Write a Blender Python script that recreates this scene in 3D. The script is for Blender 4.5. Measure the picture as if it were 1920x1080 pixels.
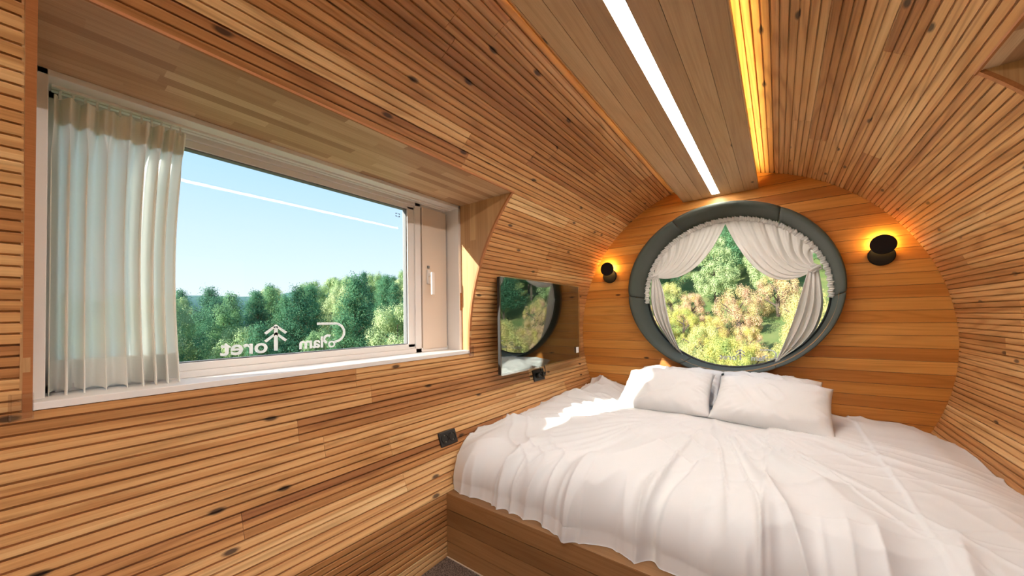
import bpy, bmesh, math, random
import numpy as np
from mathutils import Vector, Matrix

random.seed(7)
rng = np.random.default_rng(7)
C = bpy.context.scene.collection
for o in list(bpy.data.objects):
    bpy.data.objects.remove(o)

# ------------------------------------------------------------------ camera
H = 1.168                                    # lens height above the carpet; geometry below is written relative to the lens
cam_d = bpy.data.cameras.new('camera')
cam = bpy.data.objects.new('camera', cam_d)
C.objects.link(cam)
yaw, pitch, roll = 0.6393957, 0.0207602, -0.0155961
fw = Vector((-math.sin(yaw) * math.cos(pitch), math.cos(yaw) * math.cos(pitch), math.sin(pitch)))
rt = Vector((math.cos(yaw), math.sin(yaw), 0))
up = rt.cross(fw)
r2 = math.cos(roll) * rt + math.sin(roll) * up
u2 = -math.sin(roll) * rt + math.cos(roll) * up
cam.matrix_world = Matrix(((r2.x, u2.x, -fw.x, 0), (r2.y, u2.y, -fw.y, 0), (r2.z, u2.z, -fw.z, H), (0, 0, 0, 1)))
cam_d.sensor_width = 36
cam_d.lens = 670.84 / 1920 * 36
cam_d.shift_y = 40.4 / 1920
cam_d.clip_start = 0.02
cam_d.clip_end = 2000
bpy.context.scene.camera = cam

# ------------------------------------------------------------------ sky, sun, exposure
S = bpy.context.scene
S.view_settings.view_transform = 'Standard'
S.view_settings.look = 'None'
S.view_settings.gamma = 1
S.view_settings.use_curve_mapping = False
S.view_settings.exposure = 0.56
LED_POWER, COVE_POWER, SCONCE_POWER, SKY_POWER, SUN_POWER = 49.0, 28.0, 52.0, 0.90, 9.5
w = bpy.data.worlds.new('sky')
S.world = w
w.use_nodes = True
nt = w.node_tree
bg = nt.nodes['Background']
tc = nt.nodes.new('ShaderNodeTexCoord')
sx = nt.nodes.new('ShaderNodeSeparateXYZ')
cr = nt.nodes.new('ShaderNodeValToRGB')
nt.links.new(tc.outputs['Generated'], sx.inputs[0])
nt.links.new(sx.outputs['Z'], cr.inputs[0])
nt.links.new(cr.outputs[0], bg.inputs[0])
e = cr.color_ramp.elements
e[0].position = 0.0
e[0].color = (0.80, 0.86, 0.93, 1)
e[1].position = 0.9
e[1].color = (0.20, 0.48, 0.90, 1)
for p_, c_ in ((0.12, (0.66, 0.80, 0.94, 1)), (0.35, (0.42, 0.66, 0.94, 1))):
    k = e.new(p_)
    k.color = c_
bg.inputs[1].default_value = SKY_POWER
sd = bpy.data.lights.new('sun_offscreen', 'SUN')
sd.energy = SUN_POWER
sd.angle = 0.009
sd.color = (1.0, 0.95, 0.86)
sun = bpy.data.objects.new('sun_offscreen', sd)
C.objects.link(sun)
SUN_DIR = Vector((1.0, 2.52, -1.06)).normalized()
sun.rotation_euler = SUN_DIR.to_track_quat('-Z', 'Y').to_euler()
sun.location = (-6, -8, 9)

# ------------------------------------------------------------------ helpers
def mesh_obj(name, verts, faces, mat=None, parent=None, smooth=False):
    me = bpy.data.meshes.new(name)
    me.from_pydata([tuple(v) for v in verts], [], faces)
    me.update()
    o = bpy.data.objects.new(name, me)
    C.objects.link(o)
    if mat:
        me.materials.append(mat)
    if smooth:
        me.polygons.foreach_set('use_smooth', [True] * len(me.polygons))
    if parent:
        o.parent = parent
        o.matrix_parent_inverse = Matrix.Translation(-parent.location) if parent.type == 'EMPTY' else Matrix.Identity(4)
    return o

def recalc(o):
    bm = bmesh.new()
    bm.from_mesh(o.data)
    bmesh.ops.recalc_face_normals(bm, faces=bm.faces)
    bm.to_mesh(o.data)
    bm.free()
    return o

class MB:
    """collects boxes, prisms, tubes; build() links them as one mesh object"""
    def __init__(self):
        self.v, self.f = [], []
    def add(self, vs, fs):
        n = len(self.v)
        self.v += [tuple(v) for v in vs]
        self.f += [tuple(i + n for i in f) for f in fs]
        return self
    def box(self, x0, x1, y0, y1, z0, z1):
        vs = [(x, y, z) for x in (x0, x1) for y in (y0, y1) for z in (z0, z1)]
        return self.add(vs, [(0, 1, 3, 2), (4, 6, 7, 5), (0, 4, 5, 1), (2, 3, 7, 6), (0, 2, 6, 4), (1, 5, 7, 3)])
    def prism(self, poly, fn0, fn1):
        """poly 2-D points; fn0/fn1 map a point to 3-D for the two caps"""
        n = len(poly)
        vs = [fn0(*p) for p in poly] + [fn1(*p) for p in poly]
        fs = [tuple(range(n)), tuple(range(2 * n - 1, n - 1, -1))]
        fs += [(i, i + n, (i + 1) % n + n, (i + 1) % n) for i in range(n)]
        return self.add(vs, fs)
    def tube(self, pts, r, n=10, closed=False):
        pts = [Vector(p) for p in pts]
        vs, fs = [], []
        m = len(pts)
        for i, p in enumerate(pts):
            a = pts[i - 1] if (i or closed) else p
            b = pts[(i + 1) % m] if (i < m - 1 or closed) else p
            d = (b - a).normalized()
            s = d.cross(Vector((0, 0, 1)))
            if s.length < 1e-3:
                s = d.cross(Vector((1, 0, 0)))
            s.normalize()
            t = d.cross(s)
            rr = r[i] if isinstance(r, (list, tuple)) else r
            for k in range(n):
                q = 2 * math.pi * k / n
                vs.append(p + rr * (math.cos(q) * s + math.sin(q) * t))
        for i in range(m if closed else m - 1):
            j = (i + 1) % m
            for k in range(n):
                fs.append((i * n + k, i * n + (k + 1) % n, j * n + (k + 1) % n, j * n + k))
        if not closed:
            fs.append(tuple(range(n)))
            fs.append(tuple((m - 1) * n + k for k in range(n)))
        return self.add(vs, fs)
    def disc(self, c, axis, r, h, n=40, bev=0.0):
        """solid disc from c along axis by h"""
        axis = Vector(axis).normalized()
        s = axis.orthogonal().normalized()
        t = axis.cross(s)
        c = Vector(c)
        prof = [(r - bev, 0), (r, bev), (r, h - bev), (r - bev, h)] if bev else [(r, 0), (r, h)]
        vs, fs = [], []
        for pr, ph in prof:
            for k in range(n):
                q = 2 * math.pi * k / n
                vs.append(c + axis * ph + pr * (math.cos(q) * s + math.sin(q) * t))
        for i in range(len(prof) - 1):
            for k in range(n):
                fs.append((i * n + k, i * n + (k + 1) % n, (i + 1) * n + (k + 1) % n, (i + 1) * n + k))
        fs.append(tuple(range(n)))
        fs.append(tuple((len(prof) - 1) * n + k for k in range(n)))
        return self.add(vs, fs)
    def build(self, name, mat, parent=None, smooth=False, bevel=0):
        o = recalc(mesh_obj(name, self.v, self.f, mat, parent, smooth))
        if bevel:
            b = o.modifiers.new('bevel', 'BEVEL')
            b.width = bevel
            b.segments = 2
            b.limit_method = 'ANGLE'
        return o

def empty(name, loc=(0, 0, 0)):
    o = bpy.data.objects.new(name, None)
    o.location = loc
    o.empty_display_size = 0.1
    C.objects.link(o)
    return o

def tag(o, label=None, cat=None, group=None, kind=None):
    if label: o['label'] = label
    if cat: o['category'] = cat
    if group: o['group'] = group
    if kind: o['kind'] = kind
    return o

def grid_faces(nu, nv, wrap_u=False):
    fs = []
    for i in range(nu if wrap_u else nu - 1):
        j = (i + 1) % nu
        for k in range(nv - 1):
            fs.append((i * nv + k, j * nv + k, j * nv + k + 1, i * nv + k + 1))
    return fs

def _hash(i, j, seed):
    n = (i.astype(np.int64) * 374761393 + j.astype(np.int64) * 668265263 + seed * 1442695041) & 0x7fffffff
    n = ((n ^ (n >> 13)) * 1274126177) & 0x7fffffff
    n = n ^ (n >> 16)
    return (n % 100003) / 100003.0

def vnoise(x, y, seed=0):
    x = np.asarray(x, float); y = np.asarray(y, float)
    i, j = np.floor(x), np.floor(y)
    fx, fy = x - i, y - j
    fx = fx * fx * fx * (fx * (fx * 6 - 15) + 10)
    fy = fy * fy * fy * (fy * (fy * 6 - 15) + 10)
    a, b = _hash(i, j, seed), _hash(i + 1, j, seed)
    c, d = _hash(i, j + 1, seed), _hash(i + 1, j + 1, seed)
    return (a * (1 - fx) + b * fx) * (1 - fy) + (c * (1 - fx) + d * fx) * fy

def ridge(x, y, seed=0, p=2.0):
    return (1 - np.abs(2 * vnoise(x, y, seed) - 1)) ** p

def sstep(a, b, x):
    t = np.clip((np.asarray(x, float) - a) / (b - a), 0, 1)
    return t * t * (3 - 2 * t)

# ------------------------------------------------------------------ materials
def new_mat(name):
    m = bpy.data.materials.new(name)
    m.use_nodes = True
    n = m.node_tree
    return m, n, n.nodes['Principled BSDF']

def plain(name, col, rough=0.5, metal=0.0, spec=0.5, emit=None, strength=0):
    m, n, b = new_mat(name)
    b.inputs['Base Color'].default_value = (*col, 1)
    b.inputs['Roughness'].default_value = rough
    b.inputs['Metallic'].default_value = metal
    b.inputs['Specular IOR Level'].default_value = spec
    if emit:
        b.inputs['Emission Color'].default_value = (*emit, 1)
        b.inputs['Emission Strength'].default_value = strength
    return m

def nd(n, t, **kw):
    x = n.nodes.new(t)
    for k, v in kw.items():
        setattr(x, k, v)
    return x

def math_node(n, op, a, b=None, c=None):
    x = nd(n, 'ShaderNodeMath', operation=op)
    for i, q in enumerate((a, b, c)):
        if q is None: continue
        if isinstance(q, (int, float)): x.inputs[i].default_value = q
        else: n.links.new(q, x.inputs[i])
    return x.outputs[0]

def wood(name, palette, axis='y', knots=0.0, figure=0.5, rough=0.45, rib=0.0, rand_lo=0.0, rand_hi=1.0, bump=0.25, flat='z'):
    """solid wood with the grain along one object axis; each board takes its own tone and cut of grain"""
    m, n, b = new_mat(name)
    L = n.links.new
    tcn = nd(n, 'ShaderNodeTexCoord')
    oi = nd(n, 'ShaderNodeObjectInfo')
    off = nd(n, 'ShaderNodeVectorMath', operation='SCALE')
    off.inputs[0].default_value = (13.7, 41.3, 7.9)
    L(oi.outputs['Random'], off.inputs['Scale'])
    add = nd(n, 'ShaderNodeVectorMath', operation='ADD')
    L(tcn.outputs['Object'], add.inputs[0])
    L(off.outputs[0], add.inputs[1])
    ix = 'xyz'.index(axis)
    def scaled(long, cross):
        v = nd(n, 'ShaderNodeVectorMath', operation='MULTIPLY')
        L(add.outputs[0], v.inputs[0])
        s = [cross] * 3
        s[ix] = long
        v.inputs[1].default_value = s
        return v.outputs[0]
    fig = nd(n, 'ShaderNodeTexNoise')
    fig.inputs['Scale'].default_value = 1
    fig.inputs['Detail'].default_value = 1.5
    L(scaled(0.45, 8.5), fig.inputs['Vector'])
    ringv = math_node(n, 'MULTIPLY', fig.outputs[0], 75.0)
    ring = math_node(n, 'SINE', ringv)
    ring01 = math_node(n, 'MULTIPLY_ADD', ring, 0.5, 0.5)
    ringp = math_node(n, 'POWER', ring01, 3.0)
    fine = nd(n, 'ShaderNodeTexNoise')
    fine.inputs['Scale'].default_value = 1
    fine.inputs['Detail'].default_value = 4
    L(scaled(4, 260), fine.inputs['Vector'])
    slow = nd(n, 'ShaderNodeTexNoise')
    slow.inputs['Scale'].default_value = 1
    slow.inputs['Detail'].default_value = 2
    L(scaled(0.8, 14), slow.inputs['Vector'])
    # tone: per board, drifting slowly along it
    t = math_node(n, 'MULTIPLY_ADD', oi.outputs['Random'], rand_hi - rand_lo, rand_lo)
    sl = math_node(n, 'MULTIPLY_ADD', slow.outputs[0], 0.7, -0.35)
    t = math_node(n, 'ADD', t, sl)
    if rib:
        sp = nd(n, 'ShaderNodeSeparateXYZ')
        L(tcn.outputs['Object'], sp.inputs[0])
        ri = math_node(n, 'FLOOR', math_node(n, 'DIVIDE', sp.outputs['X'], rib))
        wn = nd(n, 'ShaderNodeTexWhiteNoise', noise_dimensions='2D')
        cb = nd(n, 'ShaderNodeCombineXYZ')
        L(ri, cb.inputs[0])
        L(math_node(n, 'MULTIPLY', oi.outputs['Random'], 97.0), cb.inputs[1])
        L(cb.outputs[0], wn.inputs['Vector'])
        t = math_node(n, 'ADD', t, math_node(n, 'MULTIPLY_ADD', wn.outputs['Value'], 0.30, -0.15))
    ramp = nd(n, 'ShaderNodeValToRGB')
    el = ramp.color_ramp.elements
    el[0].position, el[-1].position = 0.0, 1.0
    el[0].color = (*palette[0], 1)
    el[-1].color = (*palette[-1], 1)
    for i, c in enumerate(palette[1:-1]):
        q = el.new((i + 1) / (len(palette) - 1))
        q.color = (*c, 1)
    L(t, ramp.inputs[0])
    # grain darkening
    g = math_node(n, 'ADD', math_node(n, 'MULTIPLY', ringp, 0.30 * figure), math_node(n, 'MULTIPLY', math_node(n, 'SUBTRACT', 0.60, fine.outputs[0]), 0.48))
    g = math_node(n, 'SUBTRACT', 1.0, g)
    mul = nd(n, 'ShaderNodeMix', data_type='RGBA', blend_type='MULTIPLY')
    mul.inputs['Factor'].default_value = 1
    L(ramp.outputs[0], mul.inputs['A'])
    gc = nd(n, 'ShaderNodeCombineColor')
    L(math_node(n, 'POWER', g, 0.8), gc.inputs[0]); L(g, gc.inputs[1]); L(math_node(n, 'POWER', g, 1.25), gc.inputs[2])
    L(gc.outputs[0], mul.inputs['B'])
    col = mul.outputs['Result']
    if knots:
        vo = nd(n, 'ShaderNodeTexVoronoi', voronoi_dimensions='2D')
        vo.inputs['Scale'].default_value = 1
        fs_ = nd(n, 'ShaderNodeSeparateXYZ')
        L(scaled(4.2, 11.0), fs_.inputs[0])
        fl = nd(n, 'ShaderNodeCombineXYZ')
        ax2 = [q for q in 'XYZ' if q.lower() != flat]
        L(fs_.outputs[ax2[0]], fl.inputs[0]); L(fs_.outputs[ax2[1]], fl.inputs[1])
        L(fl.outputs[0], vo.inputs['Vector'])
        dn = math_node(n, 'MULTIPLY_ADD', fine.outputs[0], 0.05, vo.outputs['Distance'])
        k1 = nd(n, 'ShaderNodeMapRange')
        k1.inputs['From Min'].default_value = 0.145
        k1.inputs['From Max'].default_value = 0.085
        L(dn, k1.inputs['Value'])
        sc = nd(n, 'ShaderNodeSeparateColor')
        L(vo.outputs['Color'], sc.inputs[0])
        gate = math_node(n, 'LESS_THAN', sc.outputs[0], knots)
        kk = math_node(n, 'MULTIPLY', k1.outputs[0], gate)
        mk = nd(n, 'ShaderNodeMix', data_type='RGBA')
        L(math_node(n, 'MULTIPLY', kk, 0.9), mk.inputs['Factor'])
        L(col, mk.inputs['A'])
        mk.inputs['B'].default_value = (0.035, 0.014, 0.006, 1)
        col = mk.outputs['Result']
    L(col, b.inputs['Base Color'])
    b.inputs['Roughness'].default_value = rough
    b.inputs['Specular IOR Level'].default_value = 0.35
    bp = nd(n, 'ShaderNodeBump')
    bp.inputs['Strength'].default_value = bump
    bp.inputs['Distance'].default_value = 0.002
    L(fine.outputs[0], bp.inputs['Height'])
    L(bp.outputs[0], b.inputs['Normal'])
    return m

RIB = 0.0288
CEDAR = [(0.36, 0.148, 0.05), (0.53, 0.252, 0.088), (0.63, 0.33, 0.125), (0.71, 0.415, 0.175), (0.84, 0.575, 0.285)]
M = {}
M['cedar'] = wood('cedar', CEDAR, knots=0.17, figure=0.95, rib=RIB, rand_lo=0.15, rand_hi=0.85)
M['teak'] = wood('teak', [(0.42, 0.155, 0.03), (0.55, 0.215, 0.042), (0.63, 0.275, 0.058), (0.71, 0.35, 0.09)], axis='x', flat='y', knots=0.03, figure=0.5, rough=0.4, rand_lo=0.1, rand_hi=0.9)
M['panel'] = wood('panel_oak', [(0.46, 0.28, 0.135), (0.55, 0.345, 0.175), (0.62, 0.41, 0.215)], knots=0.05, figure=0.35, rough=0.45)
M['platform'] = wood('platform_oak', [(0.24, 0.12, 0.046), (0.36, 0.19, 0.078), (0.47, 0.27, 0.12)], axis='x', flat='y', knots=0.03, figure=0.4, rough=0.45)
M['stave'] = wood('stave_teak', [(0.40, 0.215, 0.11), (0.50, 0.295, 0.16), (0.60, 0.38, 0.22), (0.68, 0.47, 0.29)], figure=0.25, rough=0.42)
M['stave_v'] = wood('stave_teak_upright', [(0.44, 0.235, 0.10), (0.54, 0.31, 0.14), (0.62, 0.38, 0.185)], axis='z', figure=0.25, rough=0.42)
M['lip'] = wood('lipping', [(0.40, 0.15, 0.05), (0.46, 0.19, 0.065)], figure=0.2)
M['back'] = plain('backing_plywood', (0.40, 0.23, 0.105), 0.8)
M['rear'] = wood('rear_board', [(0.30, 0.15, 0.06), (0.45, 0.24, 0.10)], axis='x')
M['white'] = plain('white_upvc', (0.80, 0.76, 0.72), 0.35)
M['blind'] = plain('sash_panel', (0.72, 0.60, 0.49), 0.45)
M['seal'] = plain('grey_seal', (0.16, 0.16, 0.16), 0.6)
M['black'] = plain('black_plastic', (0.018, 0.017, 0.016), 0.4)
M['matt_black'] = plain('matt_black_metal', (0.010, 0.008, 0.007), 0.85, spec=0.2)
M['steel'] = plain('steel', (0.55, 0.55, 0.55), 0.3, 1.0)
M['sticker'] = plain('white_sticker', (0.82, 0.82, 0.80), 0.5)
M['vinyl'] = plain('white_vinyl', (0.93, 0.95, 0.96), 0.6)
M['led'] = plain('led_diffuser', (0.9, 0.9, 0.9), 0.5, emit=(1.0, 0.95, 0.88), strength=LED_POWER)
M['cove'] = plain('cove_led', (0.9, 0.8, 0.5), 0.5, emit=(1.0, 0.68, 0.19), strength=COVE_POWER)
M['sconce_led'] = plain('sconce_led', (0.9, 0.8, 0.6), 0.5, emit=(1.0, 0.60, 0.15), strength=SCONCE_POWER)
M['far'] = plain('far_hill', (0.07, 0.16, 0.14), 0.9)
M['bark'] = plain('bark', (0.10, 0.075, 0.055), 0.9)

def glass(name, tint, base=0.05, edge=0.55):
    m = bpy.data.materials.new(name)
    m.use_nodes = True
    n = m.node_tree
    n.nodes.clear()
    out = nd(n, 'ShaderNodeOutputMaterial')
    mix = nd(n, 'ShaderNodeMixShader')
    tr = nd(n, 'ShaderNodeBsdfTransparent')
    tr.inputs[0].default_value = (*tint, 1)
    gl = nd(n, 'ShaderNodeBsdfGlossy')
    gl.inputs['Roughness'].default_value = 0.0
    lw = nd(n, 'ShaderNodeLayerWeight')
    lw.inputs[0].default_value = 0.5
    p = math_node(n, 'POWER', lw.outputs['Facing'], 4.0)
    f = math_node(n, 'MULTIPLY_ADD', p, edge, base)
    n.links.new(f, mix.inputs[0])
    n.links.new(tr.outputs[0], mix.inputs[1])
    n.links.new(gl.outputs[0], mix.inputs[2])
    n.links.new(mix.outputs[0], out.inputs[0])
    return m
M['glass'] = glass('window_glass', (0.97, 0.985, 0.98), 0.012)
M['cover'] = glass('green_glass_cover', (0.90, 0.96, 0.93), 0.17)
M['clear'] = glass('clear_plastic', (0.965, 0.955, 0.96), 0.08)
m_, n_, b_ = new_mat('tv_screen')
b_.inputs['Base Color'].default_value = (0.012, 0.011, 0.010, 1)
b_.inputs['Roughness'].default_value = 0.02
b_.inputs['IOR'].default_value = 1.9
M['screen'] = m_

def cloth(name, col, bump=0.08, scale=900, transl=0.0, transp=0.0):
    m, n, b = new_mat(name)
    b.inputs['Base Color'].default_value = (*col, 1)
    b.inputs['Roughness'].default_value = 0.75
    b.inputs['Specular IOR Level'].default_value = 0.2
    b.inputs['Sheen Weight'].default_value = 0.12
    nz = nd(n, 'ShaderNodeTexNoise')
    nz.inputs['Scale'].default_value = scale
    tcn = nd(n, 'ShaderNodeTexCoord')
    n.links.new(tcn.outputs['Object'], nz.inputs['Vector'])
    bp = nd(n, 'ShaderNodeBump')
    bp.inputs['Strength'].default_value = bump
    bp.inputs['Distance'].default_value = 0.001
    n.links.new(nz.outputs[0], bp.inputs['Height'])
    n.links.new(bp.outputs[0], b.inputs['Normal'])
    if transl:
        out = n.nodes['Material Output']
        tl = nd(n, 'ShaderNodeBsdfTranslucent')
        tl.inputs[0].default_value = (*col, 1)
        tp = nd(n, 'ShaderNodeBsdfTransparent')
        m1, m2 = nd(n, 'ShaderNodeMixShader'), nd(n, 'ShaderNodeMixShader')
        m1.inputs[0].default_value = transl
        m2.inputs[0].default_value = transp
        n.links.new(b.outputs[0], m1.inputs[1]); n.links.new(tl.outputs[0], m1.inputs[2])
        n.links.new(m1.outputs[0], m2.inputs[1]); n.links.new(tp.outputs[0], m2.inputs[2])
        n.links.new(m2.outputs[0], out.inputs[0])
    return m
M['sheet'] = cloth('white_cotton', (0.72, 0.72, 0.72))
M['pillow'] = cloth('pillow_cotton', (0.74, 0.74, 0.735))
M['sheer'] = cloth('sheer_curtain', (0.96, 0.935, 0.87), transl=0.46, transp=0.05)
M['sheer_band'] = cloth('curtain_band', (0.96, 0.935, 0.87), transl=0.12, transp=0.0)
M['drape'] = cloth('drape_voile', (0.92, 0.885, 0.83), transl=0.16, transp=0.02)
M['pad'] = cloth('grey_green_leatherette', (0.062, 0.070, 0.055), bump=0.25, scale=260)

m_, n_, b_ = new_mat('brown_carpet')
tcn = nd(n_, 'ShaderNodeTexCoord')
nz = nd(n_, 'ShaderNodeTexNoise'); nz.inputs['Scale'].default_value = 260; nz.inputs['Detail'].default_value = 2
n_.links.new(tcn.outputs['Object'], nz.inputs['Vector'])
rp = nd(n_, 'ShaderNodeValToRGB')
rp.color_ramp.elements[0].position = 0.38; rp.color_ramp.elements[0].color = (0.035, 0.022, 0.018, 1)
rp.color_ramp.elements[1].position = 0.66; rp.color_ramp.elements[1].color = (0.26, 0.19, 0.15, 1)
n_.links.new(nz.outputs[0], rp.inputs[0]); n_.links.new(rp.outputs[0], b_.inputs['Base Color'])
bp = nd(n_, 'ShaderNodeBump'); bp.inputs['Strength'].default_value = 0.8; bp.inputs['Distance'].default_value = 0.004
n_.links.new(nz.outputs[0], bp.inputs['Height']); n_.links.new(bp.outputs[0], b_.inputs['Normal'])
b_.inputs['Roughness'].default_value = 0.95
M['carpet'] = m_

def leafmat(name, cols, transl=0.35):
    m, n, b = new_mat(name)
    oi = nd(n, 'ShaderNodeObjectInfo')
    tcn = nd(n, 'ShaderNodeTexCoord')
    nz = nd(n, 'ShaderNodeTexNoise'); nz.inputs['Scale'].default_value = 1.1; nz.inputs['Detail'].default_value = 3
    n.links.new(tcn.outputs['Object'], nz.inputs['Vector'])
    t = math_node(n, 'ADD', math_node(n, 'MULTIPLY', oi.outputs['Random'], 0.75), math_node(n, 'MULTIPLY_ADD', nz.outputs[0], 0.9, -0.33))
    rp = nd(n, 'ShaderNodeValToRGB')
    el = rp.color_ramp.elements
    el[0].color = (*cols[0], 1); el[1].color = (*cols[-1], 1)
    for i, c in enumerate(cols[1:-1]):
        q = el.new((i + 1) / (len(cols) - 1)); q.color = (*c, 1)
    n.links.new(t, rp.inputs[0])
    n.links.new(rp.outputs[0], b.inputs['Base Color'])
    b.inputs['Roughness'].default_value = 0.7
    b.inputs['Specular IOR Level'].default_value = 0.15
    tl = nd(n, 'ShaderNodeBsdfTranslucent')
    n.links.new(rp.outputs[0], tl.inputs[0])
    mx = nd(n, 'ShaderNodeMixShader'); mx.inputs[0].default_value = transl
    n.links.new(b.outputs[0], mx.inputs[1]); n.links.new(tl.outputs[0], mx.inputs[2])
    n.links.new(mx.outputs[0], n.nodes['Material Output'].inputs[0])
    return m
M['pine'] = leafmat('pine_needles', [(0.07, 0.20, 0.115), (0.13, 0.30, 0.15), (0.27, 0.44, 0.20)])
M['leaf'] = leafmat('green_leaves', [(0.22, 0.37, 0.17), (0.38, 0.51, 0.24), (0.61, 0.65, 0.36)])
M['autumn'] = leafmat('autumn_leaves', [(0.30, 0.44, 0.16), (0.66, 0.60, 0.16), (0.68, 0.44, 0.30), (0.70, 0.62, 0.24), (0.38, 0.50, 0.20)])
M['ground'] = leafmat('hillside_ground', [(0.10, 0.16, 0.05), (0.22, 0.22, 0.09), (0.42, 0.36, 0.24)], 0.0)

# ------------------------------------------------------------------ the barrel profile (metres, lens at the origin)
D = 3.2
A, B, X0, Z0 = 1.1792, 1.2416, -0.3456, -0.176
FLOOR = -H
KINK = -0.86
WB, WT = -0.215, 0.70                     # window opening, bottom and top
REAR = -1.9
def ell_x(z, off=0.0):
    """half width of the barrel at height z"""
    return (A + off) * math.sqrt(max(0.0, 1 - ((z - Z0) / (B + off)) ** 2))
def half(z, off=0.0):
    return ell_x(max(z, KINK), off) if z > KINK else ell_x(KINK) + off

def arc_rows(z_a, z_b, top_x=None):
    """points along the profile (half width, z) from z_a up to z_b, or up to half width top_x; rows of three ribs"""
    if z_b <= KINK + 1e-6:
        pts = [(half(z_a), z_a), (half(z_b), z_b)]
    else:
        th0 = math.asin((z_a - Z0) / B)
        th1 = math.asin((z_b - Z0) / B) if top_x is None else math.acos(top_x / A)
        pts = [(A * math.cos(th0 + (th1 - th0) * i / 400), Z0 + B * math.sin(th0 + (th1 - th0) * i / 400)) for i in range(401)]
    s = [0]
    for p, q in zip(pts, pts[1:]):
        s.append(s[-1] + math.hypot(q[0] - p[0], q[1] - p[1]))
    n = max(1, round(s[-1] / (3 * RIB)))
    out = []
    for i in range(n + 1):
        t = s[-1] * i / n
        out.append((np.interp(t, s, [p[0] for p in pts]), np.interp(t, s, [p[1] for p in pts])))
    return out

# ------------------------------------------------------------------ setting: floor, shell
floor = MB().box(X0 - 1.25, X0 + 1.25, REAR - 0.05, D + 0.02, FLOOR - 0.06, FLOOR).build('floor', M['carpet'])
tag(floor, kind='structure')

WIN_L = (0.0, 1.605)
WIN_R = (0.0, 1.655)

def shell(name, side, zs, openings):
    """backing skin outside the boards; zs = list of (z0, z1, steps, opening or None)"""
    mb = MB()
    for z0, z1, st, op in zs:
        spans = [(REAR - 0.05, D + 0.05)] if op is None else [(REAR - 0.05, op[0] - 0.012), (op[1] + 0.012, D + 0.05)]
        th = [z0 + (z1 - z0) * i / st for i in range(st + 1)]
        for y0, y1 in spans:
            for i in range(st):
                a, b2 = half(th[i], 0.0135), half(th[i + 1], 0.0135)
                c, d = a + 0.03, b2 + 0.03
                pa, pb, pc, pd = ((X0 + side * q, zz) for q, zz in ((a, th[i]), (b2, th[i + 1]), (d, th[i + 1]), (c, th[i])))
                mb.prism([pa, pb, pc, pd], lambda x, z: (x, y0, z), lambda x, z: (x, y1, z))
    o = mb.build(name, M['back'])
    return tag(o, kind='structure')

zl = [(FLOOR - 0.05, KINK, 1, None), (KINK, WB, 10, None)]
wall_left = shell('wall_left', -1, zl + [(WB, WT, 12, WIN_L)], None)
wall_right = shell('wall_right', 1, zl + [(WB, WT, 12, WIN_R)], None)
mb = MB()
t0 = math.asin((WT - Z0) / B)
N = 48
pr = [(math.pi - t0 - (math.pi - 2 * t0) * i / N) for i in range(N + 1)]
for i in range(N):
    q = []
    for a_, off in ((pr[i], .0135), (pr[i + 1], .0135), (pr[i + 1], .045), (pr[i], .045)):
        q.append((X0 + (A + off) * math.cos(a_), Z0 + (B + off) * math.sin(a_)))
    mb.prism(q, lambda x, z: (x, REAR - 0.05, z), lambda x, z: (x, D + 0.05, z))
ceiling = tag(mb.build('ceiling', M['back']), kind='structure')

# boards: three ribs milled on each
board_cache = {}
def board_mesh(w, L, mat='cedar'):
    key = (round(w, 4), round(L, 3), mat)
    if key in board_cache:
        return board_cache[key]
    p = w / 3
    gr, dp, ch = 0.0050, 0.0078, 0.0010
    prof = []
    for r in range(3):
        a = -w / 2 + r * p
        prof += [(a, -dp), (a + gr, -dp), (a + gr, -ch), (a + gr + ch, 0), (a + p - ch, 0.0), (a + p, -ch)]
    prof += [(w / 2, -dp), (w / 2, -0.0135), (-w / 2, -0.0135)]
    n = len(prof)
    g = 0.0006
    vs = [(x, g, z) for x, z in prof] + [(x, L - g, z) for x, z in prof]
    fs = [(i, (i + 1) % n, (i + 1) % n + n, i + n) for i in range(n)]
    fs += [tuple(range(n - 1, -1, -1)), tuple(range(n, 2 * n))]
    me = bpy.data.meshes.new('plank')
    me.from_pydata(vs, [], fs)
    me.materials.append(M[mat])
    bm = bmesh.new(); bm.from_mesh(me)
    bmesh.ops.recalc_face_normals(bm, faces=bm.faces)
    bmesh.ops.triangulate(bm, faces=[f for f in bm.faces if len(f.verts) > 4])
    bm.to_mesh(me); bm.free()
    board_cache[key] = me
    return me

def lay_boards(parent, side, rows, y0, y1, joints=1.7, mat='cedar'):
    for (xa, za), (xb, zb) in zip(rows, rows[1:]):
        pa = Vector((X0 + side * xa, 0, za)); pb = Vector((X0 + side * xb, 0, zb))
        t = (pb - pa); wd = t.length; t.normalize()
        nrm = Vector((0, 1, 0)).cross(t) * (1 if side < 0 else -1)
        # inward normal points to the axis
        if nrm.dot(Vector((X0, 0, Z0)) - (pa + pb) / 2) < 0: nrm = -nrm
        tx = Vector((0, 1, 0)).cross(nrm)
        ys = [y0]
        y = y0 + random.uniform(0.35, 1.0) * joints
        while y < y1 - 0.3:
            ys.append(round(y, 2)); y += round(random.uniform(0.75, 1.15) * joints, 1)
        ys.append(y1)
        for ya, yb in zip(ys, ys[1:]):
            o = bpy.data.objects.new('plank', board_mesh(wd, yb - ya, mat))
            C.objects.link(o)
            c = (pa + pb) / 2
            o.matrix_world = Matrix(((tx.x, 0, nrm.x, c.x), (tx.y, 1, nrm.y, ya), (tx.z, 0, nrm.z, c.z), (0, 0, 0, 1)))
            o.parent = parent

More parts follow.
